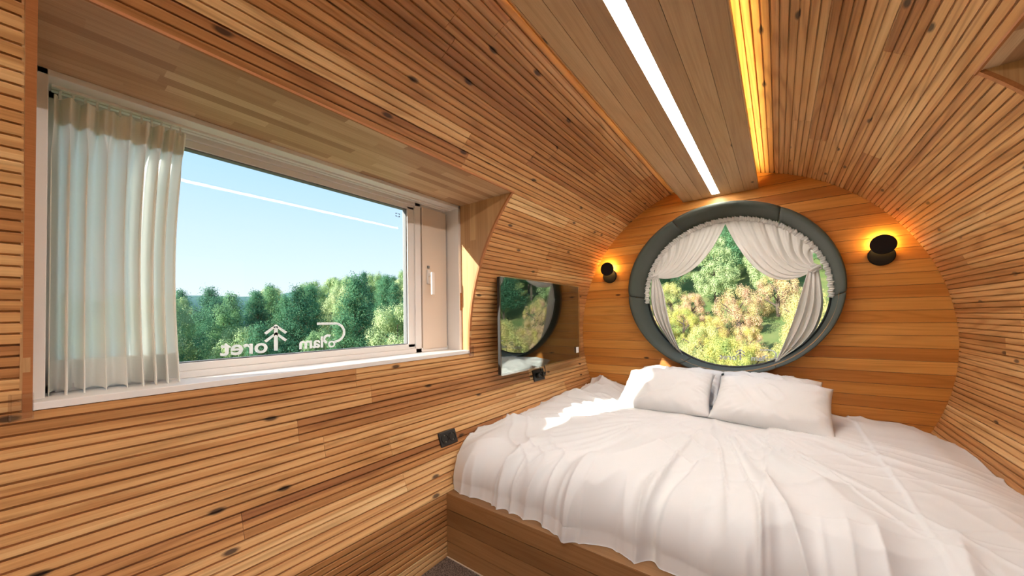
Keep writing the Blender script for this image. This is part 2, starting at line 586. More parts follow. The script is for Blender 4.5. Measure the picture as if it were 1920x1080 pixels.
for wall, side, op in ((wall_left, -1, WIN_L), (wall_right, 1, WIN_R)):
    lay_boards(wall, side, arc_rows(FLOOR, KINK), REAR, D)
    lay_boards(wall, side, arc_rows(KINK, WB), REAR, D)
    mid = arc_rows(WB, WT)
    lay_boards(wall, side, mid, REAR, op[0] - 0.012)
    lay_boards(wall, side, mid, op[1] + 0.016, D)
    lay_boards(ceiling, side, arc_rows(WT, 1.0, top_x=0.19), REAR, D)

# ------------------------------------------------------------------ end wall with the round opening
RC = (-0.3466, 0.194); RR = (0.71, 0.66)        # padded ring, outer
IC = (-0.325, 0.165); IR = (0.635, 0.60)        # opening at the glass
HC = (-0.335, 0.18); HR = (0.665, 0.625)        # hole cut in the boards
mb = MB()
n = 96
vs, fs = [], []
for i in range(n):
    a_ = 2 * math.pi * i / n
    c_, s_ = math.cos(a_), math.sin(a_)
    big = 1.0 / max(abs(c_) / 1.35, abs(s_) / 1.30)
    vs += [(HC[0] + HR[0] * c_, D + 0.012, HC[1] + HR[1] * s_), (X0 + big * c_, D + 0.012, Z0 + 0.0 + big * s_),
           (X0 + big * c_, D + 0.24, Z0 + big * s_), (HC[0] + HR[0] * c_, D + 0.24, HC[1] + HR[1] * s_)]
for i in range(n):
    j = (i + 1) % n
    for k in range(4):
        fs.append((i * 4 + k, j * 4 + k, j * 4 + (k + 1) % 4, i * 4 + (k + 1) % 4))
mb.add(vs, fs)
wall_end = tag(mb.build('wall_end', M['back']), kind='structure')

def plank_poly(poly, parent, mat, y0, y1):
    """boards in the XZ plane; the object sits at its own centre"""
    cx = sum(p[0] for p in poly) / len(poly); cz = sum(p[1] for p in poly) / len(poly)
    mb = MB()
    mb.prism([(x - cx, z - cz) for x, z in poly], lambda x, z: (x, y0, z), lambda x, z: (x, y1, z))
    o = mb.build('plank', mat)
    o.location = (cx, 0, cz)
    o.parent = parent
    return o

PW = 0.077
z = -0.92
row = 0
GAP = 0.0013
while z < Z0 + B:
    za, zb = z + GAP, min(z + PW - GAP, Z0 + B - 0.002)
    zz = [za + (zb - za) * i / 4 for i in range(5)]
    xl = [X0 - half(q) - 0.006 for q in zz]
    xr = [X0 + half(q) + 0.006 for q in zz]
    inside = any(abs(q - HC[1]) < HR[1] for q in zz)
    if inside:
        def hx(q):
            u = 1 - ((q - HC[1]) / HR[1]) ** 2
            return HR[0] * math.sqrt(u) if u > 0 else 0.0
        L_ = [(x, q) for x, q in zip(xl, zz)] + [(HC[0] - hx(q), q) for q in reversed(zz)]
        R_ = [(HC[0] + hx(q), q) for q in zz] + [(x, q) for x, q in reversed(list(zip(xr, zz)))]
        for P_ in (L_, R_):
            plank_poly(P_, wall_end, M['teak'], D, D + 0.0125)
    else:
        jx = [random.uniform(-0.9, 0.2)] if random.random() < 0.6 and zb < 0.9 else []
        ed = [None] + jx + [None]
        for a_, b2 in zip(ed, ed[1:]):
            lft = [(x, q) for x, q in zip(xl, zz)] if a_ is None else [(a_ + GAP, za), (a_ + GAP, zb)]
            rgt = [(x, q) for x, q in reversed(list(zip(xr, zz)))] if b2 is None else [(b2 - GAP, zb), (b2 - GAP, za)]
            plank_poly(lft + rgt, wall_end, M['teak'], D, D + 0.0125)
    z += PW
    row += 1

# rear wall behind the camera
rw = MB().box(X0 - 1.3, X0 + 1.3, REAR - 0.08, REAR, FLOOR - 0.05, Z0 + B + 0.06).build('wall_rear', M['back'])
tag(rw, kind='structure')
for i in range(17):
    z0_ = FLOOR + 0.002 + i * 0.131
    zt_ = min(z0_ + 0.128, Z0 + B - 0.002)
    zz = [z0_ + (zt_ - z0_) * k / 4 for k in range(5)]
    P_ = [(X0 - half(q) - 0.005, q) for q in zz] + [(X0 + half(q) + 0.005, q) for q in reversed(zz)]
    plank_poly(P_, rw, M['rear'], REAR - 0.001, REAR + 0.012)

# ------------------------------------------------------------------ dropped ceiling panel with the light line
PZ = 0.920
pan = tag(empty('ceiling_panel', (X0, 0.6, PZ)), 'flat plank panel dropped below the vaulted slat ceiling, holding the white light line', 'ceiling panel')
PX = [-0.600, -0.528, -0.458, -0.388, -0.335, -0.258, -0.180, -0.098]
for i in range(7):
    if i == 3: continue
    ys = [REAR + 0.01, random.uniform(-0.6, 0.6), D - 0.001]
    for ya, yb in zip(ys, ys[1:]):
        MB().box(PX[i] + 0.0008, PX[i + 1] - 0.0008, ya + .0006, yb - .0006, PZ, PZ + 0.018).build('plank', M['panel'], pan)
MB().box(-0.598, -0.100, REAR + 0.01, D - 0.001, PZ + 0.017, PZ + 0.03).build('panel_core', M['back'], pan)
for x in (-0.604, -0.098):
    MB().box(x, x + 0.004, REAR + 0.01, D - 0.001, PZ - 0.001, PZ + 0.045).build('edge_strip', M['panel'], pan)
MB().box(-0.38, -0.31, REAR + 0.01, D - 0.001, PZ + 0.03, Z0 + B + 0.004).build('spine', M['back'], pan)
led = tag(empty('linear_light', (-0.3615, 0.6, PZ)), 'long white strip light set flush in the ceiling panel', 'strip light')
MB().box(-0.3865, -0.3365, REAR + 0.05, D - 0.075, PZ - 0.0005, PZ + 0.016).build('diffuser', M['led'], led)
MB().box(-0.3885, -0.3865, REAR + 0.02, D - 0.073, PZ - 0.001, PZ + 0.016).add([], []).box(-0.3365, -0.3345, REAR + 0.02, D - 0.073, PZ - 0.001, PZ + 0.016).box(-0.3885, -0.3345, D - 0.075, D - 0.002, PZ, PZ + 0.016).build('channel', M['panel'], led)
for sx_, nm in ((-0.585, 'warm light tape behind the ceiling panel edge facing the wide window'), (-0.118, 'warm light tape behind the ceiling panel edge away from the wide window')):
    o = MB().box(sx_ - 0.006, sx_ + 0.006, REAR + 0.05, D - 0.05, PZ + 0.030, PZ + 0.036).build('cove_light', M['cove'])
    tag(o, nm, 'light tape')

# ------------------------------------------------------------------ window reveals
def reveal(side, op, name):
    """box lining of a window opening through the curved wall"""
    sx = side
    def X(d): return X0 + sx * d                # d = distance from the barrel axis
    FR = 1.2404                                  # frame face distance
    y0, y1 = op
    label = {-1: 'laminated wood lining around the wide window with the gathered curtain', 1: 'dark laminated wood lining around the window facing the curtained one'}[sx]
    root = tag(empty('window_lining', (X(FR), (y0 + y1) / 2, WB)), label, 'window lining')
    # soffit staves
    d_in = ell_x(WT) - 0.004
    nrow = 10
    wds = (FR + 0.01 - d_in) / nrow
    for r in range(nrow):
        da, db = d_in + r * wds, d_in + (r + 1) * wds
        y = y0 - random.uniform(0, 0.3)
        while y < y1:
            yb = y + random.uniform(0.22, 0.5)
            if yb > y1 - 0.12: yb = y1 + 0.3
            ya_, yb_ = max(y, y0), min(yb, y1 + 0.016)
            xa, xb = sorted((X(da), X(db)))
            cx, cy = (xa + xb) / 2, ya_
            o = MB().box(xa - cx, xb - cx, 0, yb_ - ya_, 0, 0.018).build('stave', M['stave'])
            o.location = (cx, cy, WT); o.parent = root
            o.matrix_parent_inverse = Matrix.Translation(-root.location)
            y = yb
    # lip along the soffit front edge
    xa, xb = sorted((X(d_in - 0.001), X(d_in + 0.006)))
    MB().box(xa, xb, y0 - 0.03, y1 + 0.018, WT - 0.003, WT + 0.020).build('soffit_lip', M['lip'], root)
    # side cheeks: upright staves cut to the curve
    for yy, sg in ((y1, 1), (y0, -1)):
        nst = 9
        xs = [FR + 0.012 - (FR + 0.012 - d_in) * i / nst for i in range(nst + 1)]
        ya_, yb_ = (yy, yy + 0.016) if sg > 0 else (yy - 0.016, yy)
        for i in range(nst):
            da, db = xs[i + 1], xs[i]
            dd = [da + (db - da) * k / 4 for k in range(5)]
            def low(d):
                return WB - 0.015 if d >= A - 1e-4 else max(WB - 0.015, Z0 + B * math.sqrt(max(0, 1 - (d / A) ** 2)))
            lo = [(d, low(d)) for d in dd]
            if all(l[1] > WT - 0.004 for l in lo): continue
            cuts = [None]
            zmin = max(l[1] for l in lo)
            if WT - zmin > 0.4: cuts.append(random.uniform(zmin + 0.12, WT - 0.12))
            cuts.append(None)
            for a_, b2 in zip(cuts, cuts[1:]):
                bot = lo if a_ is None else [(da, a_), (db, a_)]
                top = [(db, WT), (da, WT)] if b2 is None else [(db, b2), (da, b2)]
                P_ = [(X(d), zz) for d, zz in bot + top]
                cx = sum(p[0] for p in P_) / len(P_); cz = sum(p[1] for p in P_) / len(P_)
                mb = MB(); mb.prism([(px - cx, pz - cz) for px, pz in P_], lambda x, z: (x, 0, z), lambda x, z: (x, yb_ - ya_, z))
                o = mb.build('stave', M['stave_v']); o.location = (cx, ya_, cz); o.parent = root
                o.matrix_parent_inverse = Matrix.Translation(-root.location)
        # lipping that follows the arc
        th = 0.0155
        ya_, yb_ = (yy - 0.0012, yy + th) if sg > 0 else (yy - th + 0.004, yy + 0.004)
        mb = MB(); vs, fs = [], []
        K = 32
        for k in range(K + 1):
            zz = WB - 0.02 + (WT + 0.004 - WB + 0.02) * k / K
            h_ = ell_x(zz)
            for d, yq in ((h_ - 0.002, ya_), (h_ - 0.002, yb_), (h_ + 0.012, yb_), (h_ + 0.012, ya_)):
                vs.append((X(d), yq, zz))
        for k in range(K):
            for q in range(4):
                fs.append((k * 4 + q, k * 4 + (q + 1) % 4, k * 4 + 4 + (q + 1) % 4, k * 4 + 4 + q))
        fs += [(0, 1, 2, 3), (K * 4, K * 4 + 1, K * 4 + 2, K * 4 + 3)]
        mb.add(vs, fs)
        mb.build('cheek_lip', M['lip'], root)
    return root
reveal(-1, WIN_L, 'left')
reveal(1, WIN_R, 'right')

def window_unit(side, op, idx):
    sx = side
    def bx(mb, d0, d1, ya, yb, z0, z1):
        a_, b2 = sorted((X0 + sx * d0, X0 + sx * d1))
        return mb.box(a_, b2, ya, yb, z0, z1)
    y0, y1 = op
    F0, F1 = 1.2404, 1.402                      # casing, inner face to outer face
    root = tag(empty('window_%d' % idx, (X0 + sx * F1, (y0 + y1) / 2, WB)), kind='structure')
    c = MB()
    bx(c, F0, F1, y0 - 0.003, y0 + 0.024, WB, WT)
    bx(c, F0, F1, y1 - 0.020, y1, WB, WT)
    bx(c, F0, F1, y0 + 0.004, y1, WT - 0.018, WT - 0.0005)
    bx(c, ell_x(-0.19) - 0.004, F1, y0 + 0.004, y1, WB - 0.004, WB + 0.016)
    c.build('casing', M['white'], root, bevel=0.0015)
    ym0, ym1 = y1 - 0.315, y1 - 0.228           # mullion
    f = MB()
    bx(f, 1.345, 1.40, y0 + 0.024, y1 - 0.02, WB + 0.016, WB + 0.040)
    bx(f, 1.355, 1.40, y0 + 0.024, ym1, WB + 0.040, WB + 0.068)
    bx(f, 1.345, 1.40, y0 + 0.024, y1 - 0.02, WT - 0.040, WT - 0.018)
    bx(f, 1.355, 1.40, y0 + 0.024, ym1, WT - 0.066, WT - 0.040)
    bx(f, 1.345, 1.40, ym0 + 0.045, ym1, WB + 0.016, WT - 0.018)
    bx(f, 1.355, 1.40, ym0, ym0 + 0.046, WB + 0.05, WT - 0.05)
    bx(f, 1.345, 1.40, y0 + 0.024, y0 + 0.045, WB + 0.016, WT - 0.018)
    f.build('frame', M['white'], root, bevel=0.002)
    g = MB()
    bx(g, 1.362, 1.39, y0 + 0.043, ym0 + 0.003, WB + 0.064, WB + 0.072)
    bx(g, 1.362, 1.39, ym0 - 0.006, ym0 + 0.002, WB + 0.064, WT - 0.062)
    bx(g, 1.362, 1.39, y0 + 0.043, ym0 + 0.003, WT - 0.071, WT - 0.063)
    g.build('seal', M['seal'], root)
    p = MB()
    bx(p, 1.372, 1.378, y0 + 0.04, ym0 + 0.006, WB + 0.062, WT - 0.06)
    p.build('pane', M['glass'], root)
    s = MB()
    bx(s, 1.360, 1.398, ym1, y1 - 0.02, WB + 0.016, WT - 0.018)
    s.build('sash_gap', M['seal'], root)
    s = MB()
    bx(s, 1.342, 1.375, ym1 + 0.008, y1 - 0.028, WB + 0.030, WT - 0.034)
    sash = s.build('sash', M['blind'], root, bevel=0.004)
    hd = MB()
    yh = ym1 + 0.050
    bx(hd, 1.330, 1.344, yh - 0.012, yh + 0.012, 0.205, 0.292)
    bx(hd, 1.298, 1.332, yh - 0.008, yh + 0.010, 0.252, 0.272)
    bx(hd, 1.296, 1.310, yh - 0.010, yh + 0.012, 0.140, 0.274)
    h = hd.build('handle', M['white'], sash, bevel=0.004)
    ck = MB()
    bx(ck, 1.335, 1.344, yh - 0.007, yh + 0.007, 0.300, 0.316)
    ck.build('lock_button', M['seal'], sash)
    r = MB()
    for zz, dd in ((WT - 0.026, 1.30), (WT - 0.026, 1.325)):
        bx(r, dd - 0.008, dd + 0.008, y0 + 0.03, y1 - 0.03, zz, zz + 0.010)
    r.build('curtain_track', M['white'], root, bevel=0.001)
    return root
w1 = window_unit(-1, WIN_L, 1)
w2 = window_unit(1, WIN_R, 2)

# hinge on the lining edge, tiny product sticker high on the pane
o = MB().box(-1.587, -1.580, 1.594, 1.606, 0.045, 0.155).build('hinge', M['lip'], bevel=0.002)
tag(o, 'slim brown hinge plate on the edge of the white casing beside the sash', 'hinge')
mb = MB()
for a_ in range(4):
    mb.box(-1.7170, -1.7160, 1.222 + (a_ % 2) * 0.022, 1.228 + (a_ % 2) * 0.022, 0.578 + (a_ // 2) * 0.014, 0.584 + (a_ // 2) * 0.014)
mb.box(-1.7170, -1.7160, 1.222, 1.25, 0.578, 0.5795).box(-1.7170, -1.7160, 1.222, 1.25, 0.5965, 0.598)
tag(mb.build('glazing_sticker', M['seal']), 'tiny printed glazing mark in the upper corner of the wide pane', 'sticker')
# clear corner guards at the foot of both lipping ends
for (yy, lab) in ((1.612, 'clear plastic corner guard at the foot of the curved lining beside the sash'), (-0.012, 'clear plastic corner guard at the foot of the lining beside the gathered curtain')):
    mb = MB()
    mb.box(-1.520, -1.508, yy - 0.020, yy + 0.018, -0.238, -0.172).box(-1.56, -1.508, yy + (0.014 if yy > 1 else -0.02), yy + (0.019 if yy > 1 else -0.015), -0.238, -0.172)
    tag(mb.build('corner_guard', M['clear'], bevel=0.002), lab, 'corner guard')

# lettering on the panes, reading from outside
def text_mesh(s, size):
    cu = bpy.data.curves.new('t', 'FONT')
    cu.body = s
    cu.size = size
    cu.extrude = 0.0
    cu.resolution_u = 4
    cu.offset = 0.0022
    ob = bpy.data.objects.new('t', cu)
    C.objects.link(ob)
    dg = bpy.context.evaluated_depsgraph_get()
    me = bpy.data.meshes.new_from_object(ob.evaluated_get(dg))
    bpy.data.objects.remove(ob)
    v = [tuple(x.co) for x in me.vertices]
    f = [tuple(p.vertices) for p in me.polygons]
    return v, f
def stroke(pts, wdt):
    """flat ribbon along 2-D points"""
    vs, fs = [], []
    for i, p in enumerate(pts):
        a_ = Vector(pts[max(0, i - 1)]); b2 = Vector(pts[min(len(pts) - 1, i + 1)])
        d = (b2 - a_).normalized(); q = Vector((-d.y, d.x)) * wdt / 2
        vs += [(p[0] + q.x, p[1] + q.y, 0), (p[0] - q.x, p[1] - q.y, 0)]
    for i in range(len(pts) - 1):
        fs.append((2 * i, 2 * i + 1, 2 * i + 3, 2 * i + 2))
    return vs, fs
def logo():
    """whole word mark in a plane, x to the reader's right, about 0.5 wide; the first letter a trailer outline, the F a fir"""
    w_ = 0.0125
    arc = lambda cx, cy, r, a0, a1, n=18: [(cx + r * math.cos(math.radians(a0 + (a1 - a0) * i / n)), cy + r * math.sin(math.radians(a0 + (a1 - a0) * i / n))) for i in range(n + 1)]
    out = []
    # first letter: roof line, rounded nose, floor running to the wheel, small hook
    out.append(('trailer_roof', MB().add(*stroke([(0.130, 0.120), (0.050, 0.120)] + arc(0.048, 0.072, 0.048, 92, 262) + [(0.048, 0.022)], w_))))
    out.append(('trailer_wheel', MB().add(*stroke(arc(0.062, 0.012, 0.0135, 0, 360, 24), 0.0085))))
    out.append(('trailer_hook', MB().add(*stroke(arc(0.080, 0.040, 0.018, 130, -80), w_))))
    mb = MB(); v, f = text_mesh('lam', 0.078)
    out.append(('letter', mb.add([(x + 0.099, y, 0) for x, y, z in v], f)))
    # the F drawn as a fir
    out.append(('fir_stem', MB().add(*stroke([(0.300, 0.0), (0.300, 0.112)], 0.015))))
    for yy in (0.116, 0.080):
        out.append(('fir_branch', MB().add(*stroke([(0.260, yy - 0.036), (0.300, yy), (0.340, yy - 0.036)], w_))))
    mb = MB(); v, f = text_mesh('oret', 0.090)
    out.append(('letter', mb.add([(x + 0.330, y - 0.004, 0) for x, y, z in v], f)))
    return out
def islands(mb):
    par = list(range(len(mb.v)))
    def find(i):
        while par[i] != i:
            par[i] = par[par[i]]; i = par[i]
        return i
    for f in mb.f:
        for q in f[1:]: par[find(q)] = find(f[0])
    out = {}
    for f in mb.f: out.setdefault(find(f[0]), []).append(f)
    return list(out.values())
def lettering(fn, base, label):
    root = tag(empty('window_lettering', base), label, 'lettering')
    for nm, mb in logo():
        for fl in islands(mb):
            idx = sorted({i for f in fl for i in f}); mp = {q: k for k, q in enumerate(idx)}
            mesh_obj(nm, [fn(*mb.v[i]) for i in idx], [tuple(mp[i] for i in f) for f in fl], M['vinyl'], root)
lettering(lambda x, y, z: (-1.7265, 0.926 - x, -0.128 + y * 0.92), (-1.7265, 0.68, -0.142), 'white vinyl word mark on the wide pane, mirrored as seen from inside')
lettering(lambda x, y, z: (-0.02 - x * 0.78, 3.4215, -0.375 + y * 0.72), (-0.2, 3.4215, -0.405), 'white vinyl word mark low on the round pane, mirrored as seen from inside')

# ------------------------------------------------------------------ round window: padded ring, pane
ring = tag(empty('padded_ring', (RC[0], D, RC[1] - RR[1])), 'grey green leatherette padded ring around the round window', 'padded ring')
prof = [(0.0, 3.199), (0.0, 3.165), (0.05, 3.128), (0.13, 3.107), (0.24, 3.098), (0.36, 3.102), (0.48, 3.122), (0.58, 3.16), (0.68, 3.23), (0.86, 3.35), (1.0, 3.425)]
# resample smoothly
def ring_pt(a_, t, y):
    cx = RC[0] + (IC[0] - RC[0]) * t; cz = RC[1] + (IC[1] - RC[1]) * t
    rx = RR[0] + (IR[0] - RR[0]) * t; rz = RR[1] + (IR[1] - RR[1]) * t
    return (cx + rx * math.cos(a_), y, cz + rz * math.sin(a_))
seams = [math.radians(q) for q in (-5.5, 57.5, 118.5, 182.0, 244.5, 297.5, 354.5)]
for s0, s1 in zip(seams, seams[1:]):
    nu = 28
    vs = []
    g = 0.0025
    for i in range(nu + 1):
        u = i / nu
        a_ = s0 + g + (s1 - s0 - 2 * g) * u
        dip = 0.016 * (math.exp(-(u * 60 * (s1 - s0)) ** 2 / 6) + math.exp(-((1 - u) * 60 * (s1 - s0)) ** 2 / 6))
        for t, y in prof:
            k = math.sin(math.pi * min(1, t)) if 0 < t < 1 else 0
            vs.append(ring_pt(a_, t, y + dip * (1 if 0 < t < 1 else 0)))
    fs = grid_faces(nu + 1, len(prof))
    m_pts = len(prof)
    fs += [tuple(range(m_pts)), tuple(nu * m_pts + k for k in range(m_pts - 1, -1, -1))]
    o = recalc(mesh_obj('pad', vs, fs, M['pad'], ring, True))
w3 = tag(empty('window_3', (IC[0], 3.43, IC[1] - IR[1])), kind='structure')
vs = [(IC[0] + IR[0] * 1.04 * math.cos(2 * math.pi * i / 72), yy, IC[1] + IR[1] * 1.04 * math.sin(2 * math.pi * i / 72)) for yy in (3.412, 3.418) for i in range(72)]
fs = [tuple(range(72)), tuple(range(143, 71, -1))] + [(i, (i + 1) % 72, (i + 1) % 72 + 72, i + 72) for i in range(72)]
recalc(mesh_obj('pane', vs, fs, M['glass'], w3))
mb = MB().tube([(IC[0] + (IR[0] - 0.002) * math.cos(2 * math.pi * i / 72), 3.405, IC[1] + (IR[1] - 0.002) * math.sin(2 * math.pi * i / 72)) for i in range(72)], 0.009, 8, True)
mb.build('gasket', M['black'], w3, True)

# ------------------------------------------------------------------ curtains of the round window
YC = 3.372
def rim(a_deg, k=0.985):
    a_ = math.radians(a_deg)
    return (IC[0] + IR[0] * k * math.cos(a_), IC[1] + IR[1] * k * math.sin(a_))
def bez(p0, p1, p2, t):
    return ((1 - t) ** 2 * p0[0] + 2 * t * (1 - t) * p1[0] + t * t * p2[0], (1 - t) ** 2 * p0[1] + 2 * t * (1 - t) * p1[1] + t * t * p2[1])

def swag(root, a_top, a_tie, tie, ctrl0, ctrl1, nf, seed):
    """cloth gathered from the rim arc into the tie; free edge first"""
    nu, nv = 110, 40
    vs = []
    for i in range(nu):
        u = i / (nu - 1)
        aa = a_top + (a_tie - a_top) * u
        p0 = rim(aa)
        c = (ctrl0[0] + (ctrl1[0] - ctrl0[0]) * u, ctrl0[1] + (ctrl1[1] - ctrl0[1]) * u)
        ph = nf * (u ** 0.85) * 2 * math.pi
        for k in range(nv):
            t = k / (nv - 1)
            q = bez(p0, c, (tie[0], tie[1] + 0.022 * (u - 0.5)), t)
            amp = 0.030 * math.sin(math.pi * min(1, t * 0.9 + 0.12)) ** 0.6 * (1 - 0.55 * t)
            fine = 0.005 * math.sin(ph * 3.1 + seed) * max(0, 1 - t * 5)
            y = YC - amp * (0.5 + 0.5 * math.sin(ph + seed)) ** 0.7 - fine - 0.028 * t ** 4
            # folds droop: cloth sags a little more in the valleys
            sg = 0.012 * math.sin(ph + seed) * math.sin(math.pi * t)
            vs.append((q[0], y, q[1] - sg))
    o = mesh_obj('swag', vs, grid_faces(nu, nv), M['drape'], root, True)
    o.modifiers.new('thickness', 'SOLIDIFY').thickness = 0.0012
    return o

def tail(root, tie, inner, outer, nf, seed):
    """hanging part below the tie; inner/outer are lists of (x,z) from tie to hem"""
    nu, nv = 60, 40
    def samp(pl, t):
        s = [0]
        for a_, b2 in zip(pl, pl[1:]): s.append(s[-1] + math.hypot(b2[0] - a_[0], b2[1] - a_[1]))
        return (np.interp(t * s[-1], s, [p[0] for p in pl]), np.interp(t * s[-1], s, [p[1] for p in pl]))
    def smooth(pl, n=24):
        return [tuple(np.mean([samp(pl, min(1, max(0, t + d))) for d in (-.12, -.06, 0, .06, .12)], axis=0)) if 0.01 < t < 0.99 else samp(pl, t) for t in np.linspace(0, 1, n)]
    inner, outer = smooth(inner), smooth(outer)
    vs = []
    for i in range(nu):
        u = i / (nu - 1)
        for k in range(nv):
            t = k / (nv - 1)
            a_, b2 = samp(inner, t), samp(outer, t)
            amp = 0.020 * min(1, t * 3)
            ph = nf * 2 * math.pi * u
            y = YC - 0.014 - amp * math.sin(ph + seed + 0.6 * t) - 0.014 * (1 - t) ** 3
            dx = 0.006 * math.sin(ph + seed + 1.3)
            vs.append((a_[0] + (b2[0] - a_[0]) * u + dx * t, y, a_[1] + (b2[1] - a_[1]) * u + 0.008 * t * math.sin(ph)))
    o = mesh_obj('tail', vs, grid_faces(nu, nv), M['drape'], root, True)
    o.modifiers.new('thickness', 'SOLIDIFY').thickness = 0.0012

def ruffle(root, a0, a1, seed):
    n = 420
    vs = []
    rr = random.Random(seed)
    jit = [rr.uniform(-1, 1) for _ in range(60)]
    for i in range(n):
        u = i / (n - 1)
        a_ = a0 + (a1 - a0) * u
        cyc = abs(a1 - a0) / 1.55
        ph = 2 * math.pi * cyc * u + 0.8 * jit[int(u * 58)]
        for k, (kk, yy, am) in enumerate(((0.962, 3.352, 0.003), (0.974, 3.345, 0.008), (0.984, 3.338, 0.004), (0.998, 3.334, 0.014), (1.010, 3.330, 0.018))):
            p = rim(a_ + 0.55 * math.sin(ph) * (k / 4), kk + 0.006 * math.sin(ph * 0.37 + seed))
            vs.append((p[0], yy - am * math.sin(ph), p[1]))
    o = mesh_obj('ruffle', vs, grid_faces(n, 5), M['drape'], root, True)
    o.modifiers.new('thickness', 'SOLIDIFY').thickness = 0.001

def tieband(root, tie):
    pts = [(tie[0] + 0.024 * math.cos(q), YC - 0.036 + 0.022 * math.sin(q), tie[1] + 0.012 * math.cos(q)) for q in np.linspace(0, 2 * math.pi, 20, endpoint=False)]
    MB().tube(pts, 0.011, 8, True).build('tie_band', M['drape'], root, True)
    # gathered knot: several small loops
    for k in range(5):
        a_ = k * 1.256
        c = Vector((tie[0] + 0.018 * math.cos(a_), YC - 0.047, tie[1] + 0.02 * math.sin(a_)))
        mb = MB().tube([c + Vector((0.016 * math.cos(q + a_), 0.005 * math.sin(2 * q), 0.013 * math.sin(q))) for q in np.linspace(0, 6.28, 12, endpoint=False)], 0.006, 6, True)
        mb.build('tie_gather', M['drape'], root, True)

tL, tR = (-0.885, 0.345), (0.218, 0.316)
cl = tag(empty('round_window_curtain', (tL[0], YC, IC[1] - IR[1])), 'white voile curtain tied to the side of the round window nearer the television', 'curtain')
swag(cl, 89, 160, tL, (-0.52, 0.245), (-0.86, 0.56), 8, 0.4)
tail(cl, tL, [(tL[0] + 0.030, tL[1]), (-0.815, 0.24), (-0.785, 0.0), (-0.74, -0.2), (-0.672, -0.352)],
     [(tL[0] - 0.020, tL[1]), (-0.925, 0.19), rim(188, .955), rim(203, .955), rim(226, .99)], 3.5, 0.3)
ruffle(cl, 90, 186, 3)
tieband(cl, tL)
crr = tag(empty('round_window_curtain', (tR[0], YC, IC[1] - IR[1])), 'white voile curtain tied to the side of the round window farther from the television', 'curtain')
swag(crr, 91, 22, tR, (-0.10, 0.085), (0.19, 0.52), 8, 2.0)
tail(crr, tR, [(tR[0] - 0.035, tR[1]), (0.155, 0.21), (0.085, -0.06), (0.035, -0.2), (-0.03, -0.40)],
     [(tR[0] + 0.020, tR[1]), (0.262, 0.12), (0.262, -0.02), (0.175, -0.22), rim(-61, .985)], 3.5, 1.0)
ruffle(crr, 90, -6, 5)
tieband(crr, tR)

# ------------------------------------------------------------------ gathered curtain at the wide window
XC = -1.640
cur = tag(empty('pleated_curtain', (XC, 0.16, -0.19)), 'sheer off-white pleated curtain drawn to one end of the wide window', 'curtain')
def pleats(z_top, z_bot, y_a, y_b, name, mat, off=0.0, nz=40, hem=False):
    nu = 220
    vs = []
    for i in range(nu):
        u = i / (nu - 1)
        for k in range(nz):
            t = k / (nz - 1)
            z = z_top + (z_bot - z_top) * t
            g = (0.652 - z) / 0.85                      # 0 at the heading, 1 at the hem
            pinch = sstep(0.05, 0.22, g)
            ph = 2 * math.pi * (8.5 * u + 0.35 * math.sin(5.1 * u + 1.0) + 0.10 * g * math.sin(9 * u))
            amp = 0.012 + 0.026 * pinch + 0.006 * math.sin(11 * u)
            sq = math.sin(ph) + 0.22 * math.sin(2 * ph + 1.0 + 2 * u)
            x = XC + off + amp * sq + 0.004 * math.sin(2.3 * ph + 2) * (1 - pinch)
            yb = y_b - 0.020 * math.sin(math.pi * min(1, g)) - 0.012 * g
            y = y_a + (yb - y_a) * u + 0.009 * math.cos(ph) * pinch
            zz = z - (0.0 if not hem else 0.006 * t * math.sin(ph))
            vs.append((x, y, zz))
    o = mesh_obj(name, vs, grid_faces(nu, nz), mat, cur, True)
    return o
pleats(0.652, -0.192, 0.034, 0.318, 'fabric', M['sheer'], nz=70)
pleats(0.652, 0.575, 0.034, 0.318, 'heading_band', M['sheer_band'], off=0.0018, nz=10)
pleats(-0.105, -0.194, 0.034, 0.318, 'hem_band', M['sheer_band'], off=0.0018, nz=10, hem=True)
for k in range(12):
    yy = 0.045 + 0.0235 * k
    MB().tube([(XC, yy, 0.645), (XC - 0.004, yy, 0.662), (XC - 0.010, yy + 0.002, 0.676)], 0.003, 6).build('glider', M['sticker'], cur)

# ------------------------------------------------------------------ television
tv = tag(empty('television', (-1.41, 2.325, -0.372)), 'flat black wall television under a clear glass cover reflecting the round window', 'television')
ty0, ty1, tz0, tz1 = 1.768, 2.886, -0.372, 0.262
MB().box(-1.436, -1.412, ty0 + 0.004, ty1 - 0.004, tz0 + 0.006, tz1 - 0.004).build('housing', M['black'], tv, bevel=0.004)
MB().box(-1.4122, -1.4105, ty0 + 0.008, ty1 - 0.008, tz0 + 0.014, tz1 - 0.008).build('screen', M['screen'], tv)
MB().box(-1.4095, -1.4015, ty0, ty1, tz0, tz1).build('glass_cover', M['cover'], tv, bevel=0.001)
MB().box(-1.4013, -1.4005, 2.800, 2.846, -0.318, -0.268).build('label_sticker', M['sticker'], tv)
MB().box(-1.5185, -1.436, 2.15, 2.50, -0.27, -0.08).box(-1.45, -1.436, 1.95, 2.70, -0.22, 0.04).build('wall_bracket', M['black'], tv)

